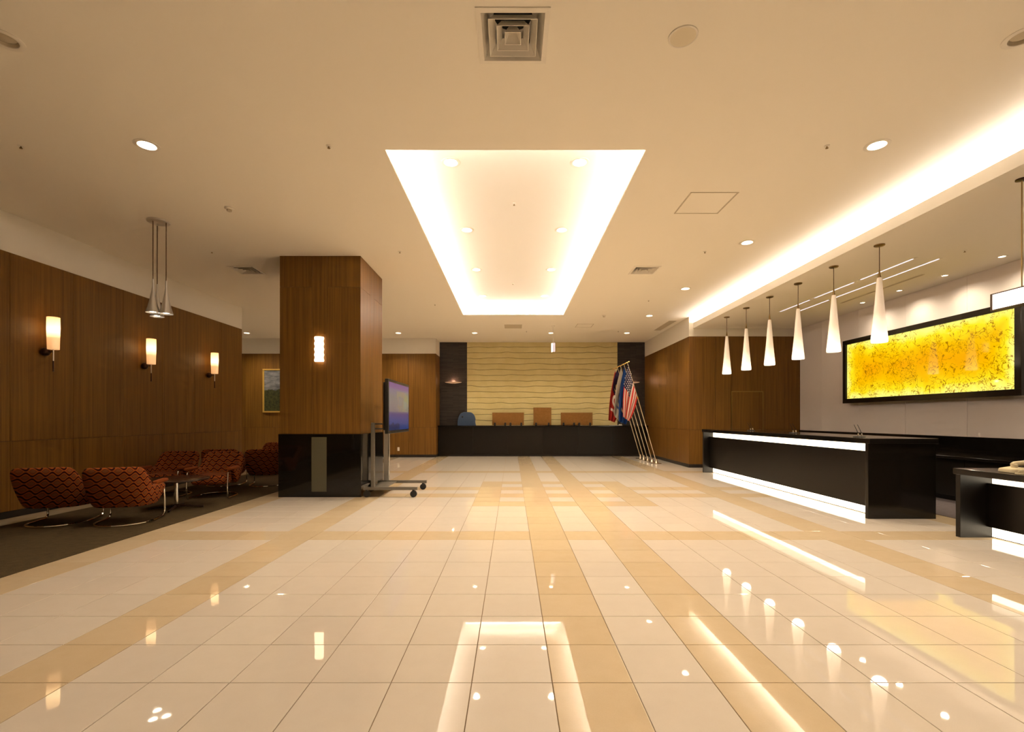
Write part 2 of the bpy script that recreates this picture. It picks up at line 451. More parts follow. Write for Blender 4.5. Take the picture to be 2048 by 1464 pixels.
for a, b in (((x0, y0), (x1, y0)), ((x1, y0), (x1, y1)), ((x1, y1), (x0, y1)), ((x0, y1), (x0, y0))):
    mb.quad((*a, H), (*b, H), (*b, H + LIP), (*a, H + LIP))
ceiling = structure(mb.build('ceiling', M['ceiling']))
# tray cavity above the opening: ledge, sides, upper ceiling
CW, ZC = 0.26, 4.32
cove_dl = [(x, y) for y in (5.64, 7.66, 9.70, 11.78) for x in (-0.72, 0.795)]
mb = MB()
X0, X1, Y0, Y1 = x0 - CW, x1 + CW, y0 - CW, y1 + CW
holed(mb, X0, X1, Y0, Y1, H + LIP, [COVE_R])
holed(mb, X0, X1, Y0, Y1, ZC, [(x - DL_H, x + DL_H, y - DL_H, y + DL_H) for x, y in cove_dl])
for a, b in (((X0, Y0), (X1, Y0)), ((X1, Y0), (X1, Y1)), ((X1, Y1), (X0, Y1)), ((X0, Y1), (X0, Y0))):
    mb.quad((*a, H + LIP), (*b, H + LIP), (*b, ZC), (*a, ZC))
structure(mb.build('ceiling_tray', M['cove']), 'raised bright ceiling tray with glowing edges')
# reception ceiling slab with its own cove towards the lobby
dl_rec = [(7.27, 7.12 + 0.945 * k) for k in range(4)] + [(7.27, 7.12 - 0.945 * k) for k in range(1, 4)]  # second run: out-of-view lamps added for more light
mb = MB()
holed(mb, 4.83, XR, YF, YRW, HS, [(x - 0.05, x + 0.05, y - 0.05, y + 0.05) for x, y in dl_rec])
mb.quad((4.83, YF, HS), (4.83, YRW, HS), (4.83, YRW, 3.86), (4.83, YF, 3.86))
mb.quad((4.83, YF, 3.86), (4.83, YRW, 3.86), (4.86, YRW, 3.86), (4.86, YF, 3.86))
mb.quad((4.86, YF, 3.86), (4.86, YRW, 3.86), (4.86, YRW, 3.77), (4.86, YF, 3.77))
mb.quad((4.86, YF, 3.77), (4.86, YRW, 3.77), (5.36, YRW, 3.77), (5.36, YF, 3.77))
mb.quad((5.36, YF, 3.77), (5.36, YRW, 3.77), (5.36, YRW, H), (5.36, YF, H))
structure(mb.build('ceiling_reception', M['ceiling']), 'lowered reception ceiling with a lit edge')

# cove lamp tubes lying on the ledges
def cove_tube(p0, p1, label, m, group, r=0.016):
    t = thing('cove_lamp', label, 'lamp', p0, group=group)
    v = Vector(p1) - Vector(p0)
    MB().tube([v * 0.0, v], r, 8).build('tube', m, t, True)
    u = v.normalized()
    for s in (0.0, 1.0):
        c = v * s
        MB().tube([c - u * 0.02, c + u * 0.02], r * 1.4, 8).build('end_cap', M['white_metal'], t)
        MB().box(-.02, .02, -.02, .02, -0.045, -r).build('holder', M['white_metal'], t, loc=tuple(c + u * (0.02 if s == 0 else -0.02)))
zt = H + LIP + 0.045
cove_tube((x0 - .13, y0 + .05, zt), (x0 - .13, y1 - .05, zt), 'glowing tube hidden in the left edge of the ceiling tray', M['tube'], 'ceiling tray tubes')
cove_tube((x1 + .13, y0 + .05, zt), (x1 + .13, y1 - .05, zt), 'glowing tube hidden in the right edge of the ceiling tray', M['tube'], 'ceiling tray tubes')
cove_tube((x0 + .05, y1 + .13, zt), (x1 - .05, y1 + .13, zt), 'glowing tube hidden in the far edge of the ceiling tray', M['tube'], 'ceiling tray tubes')
cove_tube((x0 + .05, y0 - .13, zt), (x1 - .05, y0 - .13, zt), 'glowing tube hidden in the near edge of the ceiling tray', M['tube'], 'ceiling tray tubes')
cove_tube((5.02, YF + .2, 3.82), (5.02, YRW - .06, 3.82), 'long glowing tube hidden in the reception ceiling edge', M['tube_soffit'], 'reception edge tubes', 0.02)

# ---------------------------------------------------------------- floor
floor = structure(MB().box(XA, 8.0, YF, YB + .3, -0.12, -0.004).build('floor', M['grout']))
T, GAP = 0.4, 0.0022
def tan_tile(i, m):
    """i: column index (column i covers X 0.4 i - 0.2 .. 0.4 i + 0.2), m: row index from Y 2.38"""
    if i in (1, 3, -6, 9, -10, -16, 14): return True
    if m in (7, 14, 16, 23): return True
    if 12 <= m <= 18 and -1 <= i <= 5:
        if m in (12, 18) or i in (-1, 5): return True
    return False
def tile_mesh(name, material):
    mb = MB(); a = T / 2 - GAP; c = 0.0015
    mb.v = [(-a, -a, -.004), (a, -a, -.004), (a, a, -.004), (-a, a, -.004),
            (-a, -a, -c * .5), (a, -a, -c * .5), (a, a, -c * .5), (-a, a, -c * .5),
            (-a + c, -a + c, 0), (a - c, -a + c, 0), (a - c, a - c, 0), (-a + c, a - c, 0)]
    for k in (0, 4):
        mb.f += [(k + j, k + (j + 1) % 4, k + 4 + (j + 1) % 4, k + 4 + j) for j in range(4)]
    mb.f.append((8, 9, 10, 11))
    return mb.mesh(name, material)
tm = {False: tile_mesh('tile', M['cream']), True: tile_mesh('tile', M['tan'])}
cells = []
for m in range(-15, 37):
    for i in range(-30, 20):
        xc, yc = 0.4 * i, 2.58 + 0.4 * m
        if xc < XA + .2 or yc > YB + .2: continue
        if -6.2 < xc < -4.2 and yc < YLE: continue        # carpet
        if xc < XL and yc < YLE: continue
        if xc > 5.8 and yc < YRW: continue
        if xc > XRF + .2 and yc > YRW: continue
        if yc < YF + .1: continue
        px = 1024 + F * xc / max(yc, .05); py = 837 + F * CAMZ / max(yc, .05)
        vis = yc > 0.4 and -150 < px < 2200 and py < 1640
        cells.append((0 if vis else 1, yc + abs(xc) * .02, i, m, xc, yc))
cells.sort()
rest = {False: MB(), True: MB()}
for k, (nv, _, i, m, xc, yc) in enumerate(cells):
    tn = tan_tile(i, m)
    rx, ry = random.gauss(0, .00035), random.gauss(0, .00035)
    if k < 300:
        link('tile', tm[tn], floor, (xc, yc, 0), (rx, ry, 0))
    else:
        a = T / 2 - GAP
        b_ = a if yc < 9.5 else T / 2                 # joints across are out of sight this far off
        q = [(sx * a, sy * b_) for sx, sy in ((-1, -1), (1, -1), (1, 1), (-1, 1))]
        top = [(xc + u, yc + v, v * rx - u * ry) for u, v in q]
        n = len(rest[tn].v); rest[tn].v += top + [(p[0], p[1], -.004) for p in top]
        rest[tn].f.append((n, n + 1, n + 2, n + 3))
        rest[tn].f += [(n + j, n + (j + 1) % 4, n + 4 + (j + 1) % 4, n + 4 + j) for j in range(4)]
for tn in rest:
    o = rest[tn].build('tile_field', M['tan' if tn else 'cream'], floor); o['kind'] = 'stuff'
MB().box(-6.2, -4.2, YF, YLE, -.004, .006).build('carpet', M['carpet'], floor)['label'] = 'dark brown carpet strip under the lounge chairs'
MB().box(5.8, XR, YF, YRW, -.004, .006).build('carpet', M['carpet_grey'], floor)['label'] = 'grey carpet behind the reception counters'

# ---------------------------------------------------------------- walls
PT = 0.012
def wood_field(parent, axis, plane, sgn, cuts, zcuts, name='wood_panel', m='wood', g=0.0025):
    """panels on a plane; axis 'x': plane is x = const, panels run along y; sgn: side the face looks to"""
    for a, b in zip(cuts[:-1], cuts[1:]):
        for z0, z1 in zip(zcuts[:-1], zcuts[1:]):
            p0, p1 = sorted((plane, plane - sgn * PT))
            mb = MB()
            if axis == 'x': mb.box(p0, p1, a + g, b - g, z0 + g, z1 - g)
            else: mb.box(a + g, b - g, p0, p1, z0 + g, z1 - g)
            mb.build(name, M[m], parent, bevel=0.0015)
def seq(a, b, step, first): 
    out = [a]; x = first
    while x < b - .05:
        if x > a + .05: out.append(x)
        x += step
    return out + [b]
def wall(name, body, band, cuts, axis, plane, sgn, zc=(0.087, 1.01, HB)):
    w_ = structure(MB().box(*body).build(name, M['wood_gap']))
    MB().box(*band).build('plaster_band', M['plaster'], w_)
    wood_field(w_, axis, plane, sgn, cuts, zc)
    return w_
wall('wall_left', (XL - .3, XL - PT, YF, YLE, 0, HB), (XL - .3, XL, YF, YLE, HB, H), seq(YF, YLE, .92, 6.33 - .92 * 11), 'x', XL, 1)
wall('wall_back_left', (XA, XRET - .001, YBL + PT, YBL + .3, 0, HB), (XA, XRET, YBL, YBL + .3, HB, H), seq(XA, XRET, .92, XRET - .92 * 10), 'y', YBL, -1)
wall('wall_return', (XRET - .3, XRET - PT, YBL + .3, YB, 0, HB), (XRET - .3, XRET, YBL + .3, YB, HB, H), [YBL + .001, YB], 'x', XRET, 1)
wall('wall_right_far', (XRF + PT, XRF + .3, YRW + .3, YB + .1, 0, HB), (XRF, XRF + .3, YRW + .3, YB + .1, HB, H), seq(YRW, YB, .92, YRW + .92), 'x', XRF, -1)
wall('wall_reception', (XRF + PT, XR + .2, YRW + PT, YRW + .3, 0, HB), (XRF, XR + .2, YRW, YRW + .3, HB, H), [XRF + .001, 5.42, 5.84, 6.70, 7.28, XR], 'y', YRW, -1)
wr = structure(MB().box(XR + PT, XR + .3, YF, YRW, 0, H).build('wall_right', M['plaster']))
wood_field(wr, 'x', XR, -1, seq(YF, YRW, 1.27, 8.10 - 1.27 * 9), (1.0, HS), 'wall_panel', 'white_panel', .0015)
MB().box(XR - .03, XR + PT, YF, YRW, 0, 1.0).build('dado', M['lacquer'], wr)
structure(MB().box(XA, XR + .3, YF - .2, YF, 0, H).build('wall_front', M['plaster']))
structure(MB().box(XA - .2, XA, YLE - .2, YBL + .3, 0, H).build('wall_alcove', M['plaster']))
structure(MB().box(XA, XL - .3, YLE - .2, YLE, 0, H).build('wall_alcove_front', M['plaster']))
# back wall: dark ledge stone at both sides, sandstone courses between
wb = structure(MB().box(XRET - .3, XRF + .3, YB + .06, YB + .4, 0, H).build('wall_back', M['wood_gap']))
XS0, XS1 = -1.60, 3.75
MB().box(XRET, XS0, YB, YB + .06, 0, H).build('ledge_stone_facing', M['slate'], wb)
MB().box(XS1, XRF, YB, YB + .06, 0, H).build('ledge_stone_facing', M['slate'], wb)
def wavy(k):
    rnd = random.Random(k)
    ph = [(rnd.uniform(.5, 5.5), rnd.uniform(0, 6.3), rnd.uniform(.2, 1)) for _ in range(5)]
    amp = 0.016 / sum(p[2] for p in ph) * 2
    kinks = [rnd.uniform(XS0, XS1) for _ in range(3)]
    def f(x):
        s = sum(a * math.sin(fr * x * 1.6 + p) for fr, p, a in ph) * amp
        for q in kinks: s += 0.018 * math.exp(-((x - q) / .12) ** 2)
        return s
    return f
zs = [0.85 + 0.2 * k for k in range(16)] + [H + .01]
fs = [wavy(k) for k in range(len(zs))]
NX = 44
for k in range(len(zs) - 1):
    mb = MB(); g = 0.004
    for j in range(NX + 1):
        x = XS0 + .002 + (XS1 - XS0 - .004) * j / NX
        a = zs[k] + (fs[k](x) if k else 0) + g; b = zs[k + 1] + (fs[k + 1](x) if k < len(zs) - 2 else 0) - g
        mb.v += [(x, YB + .06, a), (x, YB + .008, a), (x, YB - .004, a + .010), (x, YB - .004, b - .010), (x, YB + .008, b), (x, YB + .06, b)]
        if j:
            n = len(mb.v) - 12
            mb.f += [(n + i, n + i + 1, n + i + 7, n + i + 6) for i in range(5)]
    mb.build('stone_course', M['sand'], wb)
# baseboards
def bb(name, *b): structure(MB().box(*b).build(name, M['base']))
bb('baseboard_left', XL - PT, XL + .004, YF, YLE, 0, .087)
bb('baseboard_back_left', XA, XRET + .004, YBL - .004, YBL + PT, 0, .087)
bb('baseboard_return', XRET - PT, XRET + .004, YBL + .012, YB, 0, .087)
bb('baseboard_right_far', XRF - .004, XRF + PT, YRW + .012, YB, 0, .087)
bb('baseboard_reception', XRF - .004, XR - .03, YRW - .004, YRW + PT, 0, .087)
# door in the reception wall: flush wood leaf in a thin brass trim
dr = structure(MB().box(5.862, 6.678, YRW - .008, YRW - .0005, 0.01, 2.02).build('door_1', M['wood']), 'flush wooden door with thin brass edge')
MB().box(5.845, 5.862, YRW - .014, YRW - .0005, 0.01, 2.037).build('door_trim', M['brass'], dr)
MB().box(6.678, 6.695, YRW - .014, YRW - .0005, 0.01, 2.037).build('door_trim', M['brass'], dr)
MB().box(5.862, 6.678, YRW - .014, YRW - .0005, 2.02, 2.037).build('door_trim', M['brass'], dr)
MB().tube([(6.60, YRW - .01, 1.0), (6.60, YRW - .06, 1.0), (6.48, YRW - .06, 1.0)], .01).build('door_handle', M['brass'], dr, True)

# ---------------------------------------------------------------- ceiling fittings
def downlight(x, y, z, label, group, r=.08, ring=.034, lit=True, energy=P_DOWN, name='downlight', deep=.03, mlamp='lamp', spot=R(130)):
    t = thing(name, label, 'light', (x, y, z), group=group)
    MB().lathe([(r, .0), (r, -.006), (r + ring * .5, -.009), (r + ring, -.004), (r + ring, 0.0)], 28, cap0=False, cap1=False).build('trim_ring', M['white_metal'], t, True)
    MB().lathe([(r + .002, -.004), (r * .86, deep), (r * .7, deep + .06), (0.002, deep + .06)], 28, cap0=False, cap1=False).build('reflector', M['white_metal' if lit else 'grille'], t, True)
    MB().lathe([(r * .86, deep), (r * .7, deep - .008), (r * .35, deep - .014), (.002, deep - .016)], 28, cap0=False, cap1=True).build('lamp_glass', M[mlamp if lit else 'grille'], t, True)
    if lit:
        lamp_light('downlight_beam', 'SPOT', t, (0, 0, -.012), energy, WARM, spot_size=spot, spot_blend=1.0, shadow_soft_size=.05)
    return t
names = ['lit downlight in the ceiling above and before the silver triple pendant', 'nearest lit downlight of the row beside the reception soffit',
         'second nearest lit downlight of the row beside the reception soffit', 'third lit downlight of the row beside the reception soffit',
         'farthest lit downlight of the row beside the reception soffit',
         'leftmost downlight of the far row, over the gold framed picture', 'far row downlight hidden behind the wooden column', 'far row downlight just right of the wooden column',
         'far row downlight over the left part of the sandstone wall', 'far row downlight right beside the hanging lantern rod', 'far row downlight in front of the flags',
         'added unseen downlight left of the camera', 'added unseen downlight right of the camera', 'added unseen downlight behind the camera',
         'added unseen downlight behind the camera, lounge side', 'added unseen downlight behind the camera, reception side']
for (x, y), l in zip(down_main, names): downlight(x, y, H, l, 'lobby downlights', energy=P_DOWN * (.3 if x < -3 and y < 4 else 1))
for (x, y), l in zip(cove_dl, [f'{r_} downlight pair of the ceiling tray, {s_} one' for r_ in ('nearest', 'second', 'third', 'farthest') for s_ in ('left', 'right')]):
    downlight(x, y, ZC, l, 'downlights in the ceiling tray')
for k, (x, y) in enumerate(dl_rec):
    downlight(x, y, HS, ['small downlight above the amber artwork, nearest to the lit hanging sign', 'small downlight above the amber artwork, second from the lit sign',
                         'small downlight above the amber artwork, third from the lit sign', 'farthest small downlight above the amber artwork', 'added small wall downlight, unseen past the lit sign',
                         'second added small wall downlight, unseen past the lit sign', 'third added small wall downlight, unseen past the lit sign'][k],
              'small downlights along the reception wall', r=.042, ring=.012, energy=55, deep=.015, mlamp='lamp_small', spot=R(150))
for (x, y), l in zip(down_off, ['unlit round ceiling light at the left picture edge', 'unlit round ceiling light at the right picture edge']):
    downlight(x, y, H, l, 'unlit round lights', lit=False, r=.08, ring=.034, deep=.02)
# round speaker cover
t = thing('ceiling_speaker', 'flat round ceiling speaker cover right of the big air vent', 'speaker', (1.213, 3.405, H))
MB().lathe([(.102, 0), (.102, -.006), (.094, -.009), (.088, -.006)], 32, cap0=False, cap1=False).build('rim', M['white_metal'], t, True)
MB().lathe([(.088, -.006), (.05, -.0075), (.002, -.008)], 32, cap0=False).build('grille', M['speaker'], t, True)

def sq_ring(mb, a, za, b, zb):
    """sloped square band from half-size a at height za to b at zb"""
    n = len(mb.v)
    for h, z in ((a, za), (b, zb)): mb.v += [(-h, -h, z), (h, -h, z), (h, h, z), (-h, h, z)]
    mb.f += [(n + j, n + (j + 1) % 4, n + 4 + (j + 1) % 4, n + 4 + j) for j in range(4)]
    return mb
def diffuser(x, y, s, label):
    t = thing('air_diffuser', label, 'vent', (x, y, H), group='square ceiling air diffusers')
    h = s / 2
    mb = MB(); sq_ring(mb, h, 0, h, -.006); sq_ring(mb, h, -.006, h - .035, -.010); sq_ring(mb, h - .035, -.010, h - .04, .0)
    sq_ring(mb, h - .04, 0.0, h - .075, .075)
    mb.build('frame', M['white_metal'], t)
    mb = MB(); q = h - .03
    mb.quad((-q, -q, .16), (q, -q, .16), (q, q, .16), (-q, q, .16)); sq_ring(mb, q, .16, q, 0.0)
    mb.build('housing', M['white_metal'], t)
    MB().lathe([(h * .55, .159), (h * .55, .30)], 24, cap0=False).build('duct_neck', M['duct'], t)
    MB().lathe([(h * .55, .155), (.002, .155)], 24, cap0=False, cap1=False).build('duct_opening', M['duct'], t)
    for f0, f1 in ((.66, .50), (.44, .30), (.215, .10)):
        mb = MB(); sq_ring(mb, h * f0, -.012, h * f1, .05); sq_ring(mb, h * f0 + .004, -.012, h * f1 + .004, .05); sq_ring(mb, h * f0, -.012, h * f0 + .004, -.012)
        if f1 < .2: mb.quad((-h * f1, -h * f1, .05), (h * f1, -h * f1, .05), (h * f1, h * f1, .05), (-h * f1, h * f1, .05))
        mb.build('cone', M['white_metal'], t)
diffuser(*diff_big[0], 'large square air diffuser with nested cones at the top of the picture')
diffuser(*diff_small[0], 'square air diffuser between the ceiling tray and reception soffit')
diffuser(*diff_small[1], 'square air diffuser left of the wooden column')

def access_panel(x0, x1, y0, y1, label):
    t = thing('access_panel', label, 'panel', ((x0 + x1) / 2, (y0 + y1) / 2, H), group='ceiling access panels')
    a, b = (x1 - x0) / 2, (y1 - y0) / 2
    mb = MB(); e = .016
    mb.box(-a, a, -b, -b + e, -.005, 0).box(-a, a, b - e, b, -.005, 0).box(-a, -a + e, -b + e, b - e, -.005, 0).box(a - e, a, -b + e, b - e, -.005, 0)
    mb.build('frame', M['grille'], t)
    MB().box(-a + e + .003, a - e - .003, -b + e + .003, b - e - .003, -.003, 0).build('hatch', M['ceiling'], t)
access_panel(2.14, 2.72, 5.745, 6.345, 'large square ceiling access hatch right of the ceiling tray')
access_panel(1.87, 2.35, 13.75, 14.25, 'small ceiling access hatch right of the hanging lantern')
def grille(x0, x1, y0, y1, z, label, along, n):
    t = thing('slot_grille', label, 'vent', ((x0 + x1) / 2, (y0 + y1) / 2, z), group='slot grilles')
    a, b = (x1 - x0) / 2, (y1 - y0) / 2
    mb = MB(); e = .012
    mb.box(-a, a, -b, -b + e, -.006, 0).box(-a, a, b - e, b, -.006, 0).box(-a, -a + e, -b + e, b - e, -.006, 0).box(a - e, a, -b + e, b - e, -.006, 0)
    mb.build('frame', M['grille'], t)
    MB().box(-a + e, a - e, -b + e, b - e, -.002, 0).build('backing', M['slot_back'], t)
    for k in range(n):
        f = (k + 1) / (n + 1)
        if along == 'y': MB().box(-a + 2 * a * f - .004, -a + 2 * a * f + .004, -b + e, b - e, -.006, -.002).build('slat', M['grille'], t)
        else: MB().box(-a + e, a - e, -b + 2 * b * f - .008, -b + 2 * b * f + .008, -.006, -.002).build('slat', M['grille'], t)
grille(4.36, 4.56, 13.3, 14.75, H, 'slot grille in the ceiling before the flags beside the white band', 'y', 5)
grille(-.22, .29, 13.85, 14.4, H, 'small slatted grille beyond the ceiling tray', 'x', 5)
grille(6.83, 6.88, 8.0, 10.0, HS, 'long thin slot grille in the reception ceiling beside the light lines', 'y', 1)

def smoke(x, y, z, label):
    t = thing('smoke_detector', label, 'detector', (x, y, z), group='smoke detectors')
    MB().lathe([(.055, 0), (.055, -.012), (.045, -.02)], 24, cap0=False).build('base', M['white_metal'], t, True)
    MB().lathe([(.032, -.02), (.030, -.042), (.018, -.048)], 24, cap0=False).build('sensor', M['grille'], t, True)
smoke(-3.64, 6.18, H, 'smoke detector in front of the triple pendant lamp')
smoke(2.42, 12.63, H, 'smoke detector between the ceiling tray and the farthest downlight')
def sprinkler(x, y, z, label):
    t = thing('sprinkler', label, 'sprinkler', (x, y, z), group='sprinkler heads')
    MB().lathe([(.026, 0), (.026, -.004), (.012, -.008)], 16, cap0=False).build('escutcheon', M['white_metal'], t, True)
    MB().lathe([(.006, -.008), (.006, -.022), (.014, -.023), (.014, -.026)], 12, cap0=False).build('head', M['brass'], t, True)
for x, y, z, l in [(-4.88, 4.77, H, 'sprinkler head left of the nearest lounge downlight'), (-1.82, 4.77, H, 'sprinkler head left of the tray near edge'),
                   (3.13, 4.77, H, 'sprinkler head left of the nearest reception side downlight'), (-4.87, 7.79, H, 'sprinkler head above left diffuser, beyond triple pendant'),
                   (-1.82, 7.79, H, 'sprinkler head right of the wooden column top'), (3.13, 7.79, H, 'sprinkler head by the second downlight on reception side'),
                   (-1.83, 11.4, H, 'sprinkler head left of the tray far corner'), (3.13, 11.0, H, 'sprinkler head by the third downlight on reception side'),
                   (.03, 6.72, ZC, 'sprinkler head in the middle of the ceiling tray'), (.02, 10.7, ZC, 'sprinkler head at the far end of the ceiling tray'),
                   (6.48, 6.87, HS, 'sprinkler head in the reception ceiling near the light lines'), (-8.2, 13.6, H, 'sprinkler head over the alcove left of the column'),
                   (.45, 14.9, H, 'sprinkler head left of the lantern in the far ceiling'), (3.3, 14.9, H, 'sprinkler head before the far row downlight at the flags'),
                   (6.05, 11.3, HS, 'sprinkler head at the far end of the light lines')]:
    sprinkler(x, y, z, l)
# two lines of three slot lamps in the reception ceiling
for li, xx in enumerate((6.03, 6.42)):
    for k, (a, b) in enumerate(((7.22, 8.30), (8.47, 9.56), (9.73, 10.79))):
        l = f'{("nearest", "middle", "farthest")[k]} thin ceiling light bar of the {("left", "right")[li]} line over the reception'
        t = thing('light_bar', l, 'light', (xx, (a + b) / 2, HS), group='reception ceiling light bars')
        hl = (b - a) / 2
        MB().box(-.03, .03, -hl - .06, hl + .06, -.004, 0).build('housing', M['ceiling'], t)
        MB().box(-.012, .012, -hl, hl, -.009, -.004).build('tube', M['slot_lamp'], t)
        for s in (-1, 1): MB().box(-.014, .014, s * hl - .02 + s * .03, s * hl + .02 + s * .03, -.007, -.004).build('end_cap', M['alu'], t)

# ---------------------------------------------------------------- column
col = thing('wood_clad_column', 'square wood clad column with black polished stone base', 'column', (-3.2, 8.66, 0))
def add(mb, name, m, parent, ox=-3.2, oy=8.66, bevel=0, smooth=False):
    mb.v = [(x - ox, y - oy, z) for x, y, z in mb.v]
    return mb.build(name, M[m], parent, smooth=smooth, bevel=bevel)
CX0, CX1, CY0, CY1 = -3.87, -2.525, 8.0, 9.33
add(MB().box(CX0 + PT, CX1 - PT, CY0 + PT, CY1 - PT, 1.05, H - .001), 'core', 'wood_gap', col)
g = .002
xs = [CX0, -3.333, -3.083, CX1]; ys = [CY0, 8.55, 8.78, CY1]
for k in range(3):
    for z0, z1 in (((1.05, HB), (HB, H - .001)) if k != 1 else ((1.05, H - .001),)):
        for yy in (CY0, CY1 - PT): add(MB().box(xs[k] + g * (k > 0), xs[k + 1] - g * (k < 2), yy, yy + PT, z0 + g, z1 - g * (z1 < H - .1)), 'wood_panel', 'wood', col, bevel=.001)
        for xx in (CX0, CX1 - PT): add(MB().box(xx, xx + PT, ys[k] + (g if k else PT), ys[k + 1] - (g if k < 2 else PT), z0 + g, z1 - g * (z1 < H - .1)), 'wood_panel', 'wood', col, bevel=.001)
add(MB().box(CX0 - .018, CX1 + .016, CY0 - .018, CY1 + .018, 0, 1.05), 'stone_base', 'black', col, bevel=.004)
add(MB().box(-3.333, -3.083, CY0 - .0225, CY0 - .018, .093, 1.0), 'grey_inset', 'grey_inset', col)
# wavy glass wall light on the column
t = thing('wall_light', 'glowing wavy glass wall light on the wooden column', 'light', (-3.205, CY0, 2.46))
MB().box(-.05, .05, -.02, -.0005, -.17, .17).build('back_plate', M['brass'], t)
mb = MB(); n = 28
prof = [(-.205 + .41 * j / n) for j in range(n + 1)]
for z in prof:
    wx = .072 + .005 * math.sin((z + .205) / .41 * math.pi * 9); wy = .045 + .004 * math.sin((z + .205) / .41 * math.pi * 9)
    for i in range(13):
        a = math.pi * i / 12
        mb.v.append((wx * math.cos(a), -.012 - wy * 1.6 * math.sin(a) ** .7, z))
for j in range(n):
    for i in range(12):
        k = j * 13 + i; mb.f.append((k, k + 1, k + 14, k + 13))
mb.f.append(tuple(range(13))); mb.f.append(tuple(n * 13 + i for i in range(13)))
mb.build('glass_shade', M['wave_glass'], t, True)

# ---------------------------------------------------------------- wall sconces on the left wall
for k, l in enumerate(('nearest of the three glowing tube sconces on the left wall', 'middle of the three glowing tube sconces on the left wall', 'farthest of the three glowing tube sconces on the left wall')):
    y = 6.745 + 1.83 * k
    t = thing('wall_sconce', l, 'lamp', (XL, y, 2.25), group='sconces on the left wall')
    MB().lathe([(.004, 0), (.035, .004), (.055, .022), (.058, .045), (.05, .07), (.028, .09), (.004, .096)], 24).build('wall_ball', M['bronze'], t, True, rot=(0, R(90), 0), loc=(0, .02, 0))
    MB().tube([(.08, .02, 0), (.175, 0, 0)], .009).build('arm', M['bronze'], t, True)
    MB().tube([(.175, 0, .06), (.175, 0, -.13)], .0075).build('stem', M['alu'], t, True)
    MB().tube([(.175, 0, -.13), (.175, 0, -.28)], .008, r1=.010).build('stem_tip', M['bronze'], t, True)
    MB().lathe([(.03, -.226), (.066, -.225), (.066, -.218), (.069, -.10), (.074, .08), (.072, .225), (.068, .225), (.068, .2)], 28, cap1=False).build('glass_shade', M['sconce_glass'], t, True, loc=(.175, 0, .255))

# ---------------------------------------------------------------- triple pendant
t = thing('triple_pendant_lamp', 'cluster of three small silver cone pendants on a round plate', 'lamp', (-4.85, 6.586, H))
MB().lathe([(.135, 0), (.135, -.02), (.125, -.028), (.02, -.03)], 32, cap0=False).build('ceiling_plate', M['alu'], t, True)
for dx, dy, dz in ((-.02, -.075, .0), (-.088, .095, -.02), (.112, -.01, -.005)):
    MB().tube([(dx, dy, -.03), (dx, dy, -.83 + dz)], .006, 6).build('cord', M['cord'], t)
    s = MB().lathe([(.009, 0), (.011, -.10), (.020, -.17), (.036, -.26), (.060, -.37), (.083, -.45), (.085, -.455), (.079, -.45), (.055, -.36)], 24, cap1=False).build('shade', M['silver'], t, True, loc=(dx, dy, -.82 + dz))
    MB().lathe([(.05, -.415), (.035, -.44), (.002, -.448)], 18, cap0=True, cap1=False).build('bulb', M['lamp'], s, True)
    lamp_light('pendant_beam', 'SPOT', t, (dx, dy, -1.28 + dz), 8, WARM, spot_size=R(100), spot_blend=1.0, shadow_soft_size=.03)

# ---------------------------------------------------------------- cone pendants over the reception
proto = None
for k, l in enumerate(('nearest and largest white cone pendant, in front of the amber artwork', 'second nearest white cone pendant over the reception counter', 'third nearest white cone pendant over the reception counter',
                       'fourth nearest white cone pendant over the reception counter', 'fifth white cone pendant, second from the far end', 'farthest white cone pendant over the reception counter')):
    y = 6.65 + .945 * k
    if proto is None:
        t = proto = thing('cone_pendant', l, 'lamp', (5.09, y, HS), group='cone pendants over the reception')
        MB().lathe([(.065, 0), (.065, -.014), (.055, -.02), (.012, -.024)], 28, cap0=False).build('ceiling_cap', M['brass'], t, True)
        MB().tube([(0, 0, -.02), (0, 0, -.38)], .005, 6).build('cord', M['cord'], t)
        MB().lathe([(.006, -.34), (.010, -.38), (.016, -.43), (.024, -.455)], 16).build('socket', M['brass'], t, True)
        MB().lathe([(.022, -.452), (.028, -.46), (.045, -.68), (.068, -.98), (.090, -1.22), (.098, -1.30), (.099, -1.335), (.095, -1.352), (.07, -1.345), (.002, -1.335)], 32, cap1=False).build('glass_cone', M['pendant_glass'], t, True)
        lamp_light('pendant_beam', 'SPOT', t, (0, 0, -1.36), 24, (1.0, .86, .72), spot_size=R(165), spot_blend=1.0, shadow_soft_size=.095)
    else:
        t = copy_tree(proto); t.location = (5.09, y, HS); t['label'] = l

# ---------------------------------------------------------------- reception counter
def counter(name, label, loc, L, xw, h, near_open, px, tt=.07, s_up=(.87, .98), pb=.125, sr=.085):
    """counter along y; local x 0 = outer face of its end panels, y 0..L"""
    t = thing(name, label, 'counter', loc)
    MB().box(0, xw, -.03, L + .03, h - tt, h).build('worktop', M['counter_top'], t, bevel=.004)
    MB().box(.005, xw - .01, L - .055, L, 0, h - tt).build('end_panel', M['end_panel'], t, bevel=.003)
    MB().box(.005, xw - .01, 0, .055, 0, h - tt).build('end_panel', M['lacquer'], t, bevel=.003)
    MB().box(px, px + .03, .056, L - .056, pb, s_up[0]).build('front_panel', M['dark_panel'], t, bevel=.002)
    MB().box(px + sr + .015, px + .30, .056, L - .056, 0.002, h - tt - .001).build('carcass', M['dark_panel'], t)
    MB().box(px + sr, px + sr + .014, .062, L - .062, s_up[0] - .06, s_up[1] - .005).build('light_strip', M['strip'], t)
    MB().box(px + sr, px + sr + .014, .062, L - .062, .012, pb + .06).build('light_strip', M['strip'], t)
    return t
counter('reception_counter', 'long black reception counter with two glowing strips along its front', (4.64, 6.26, 0), 5.44, .90, 1.05, True, .15)
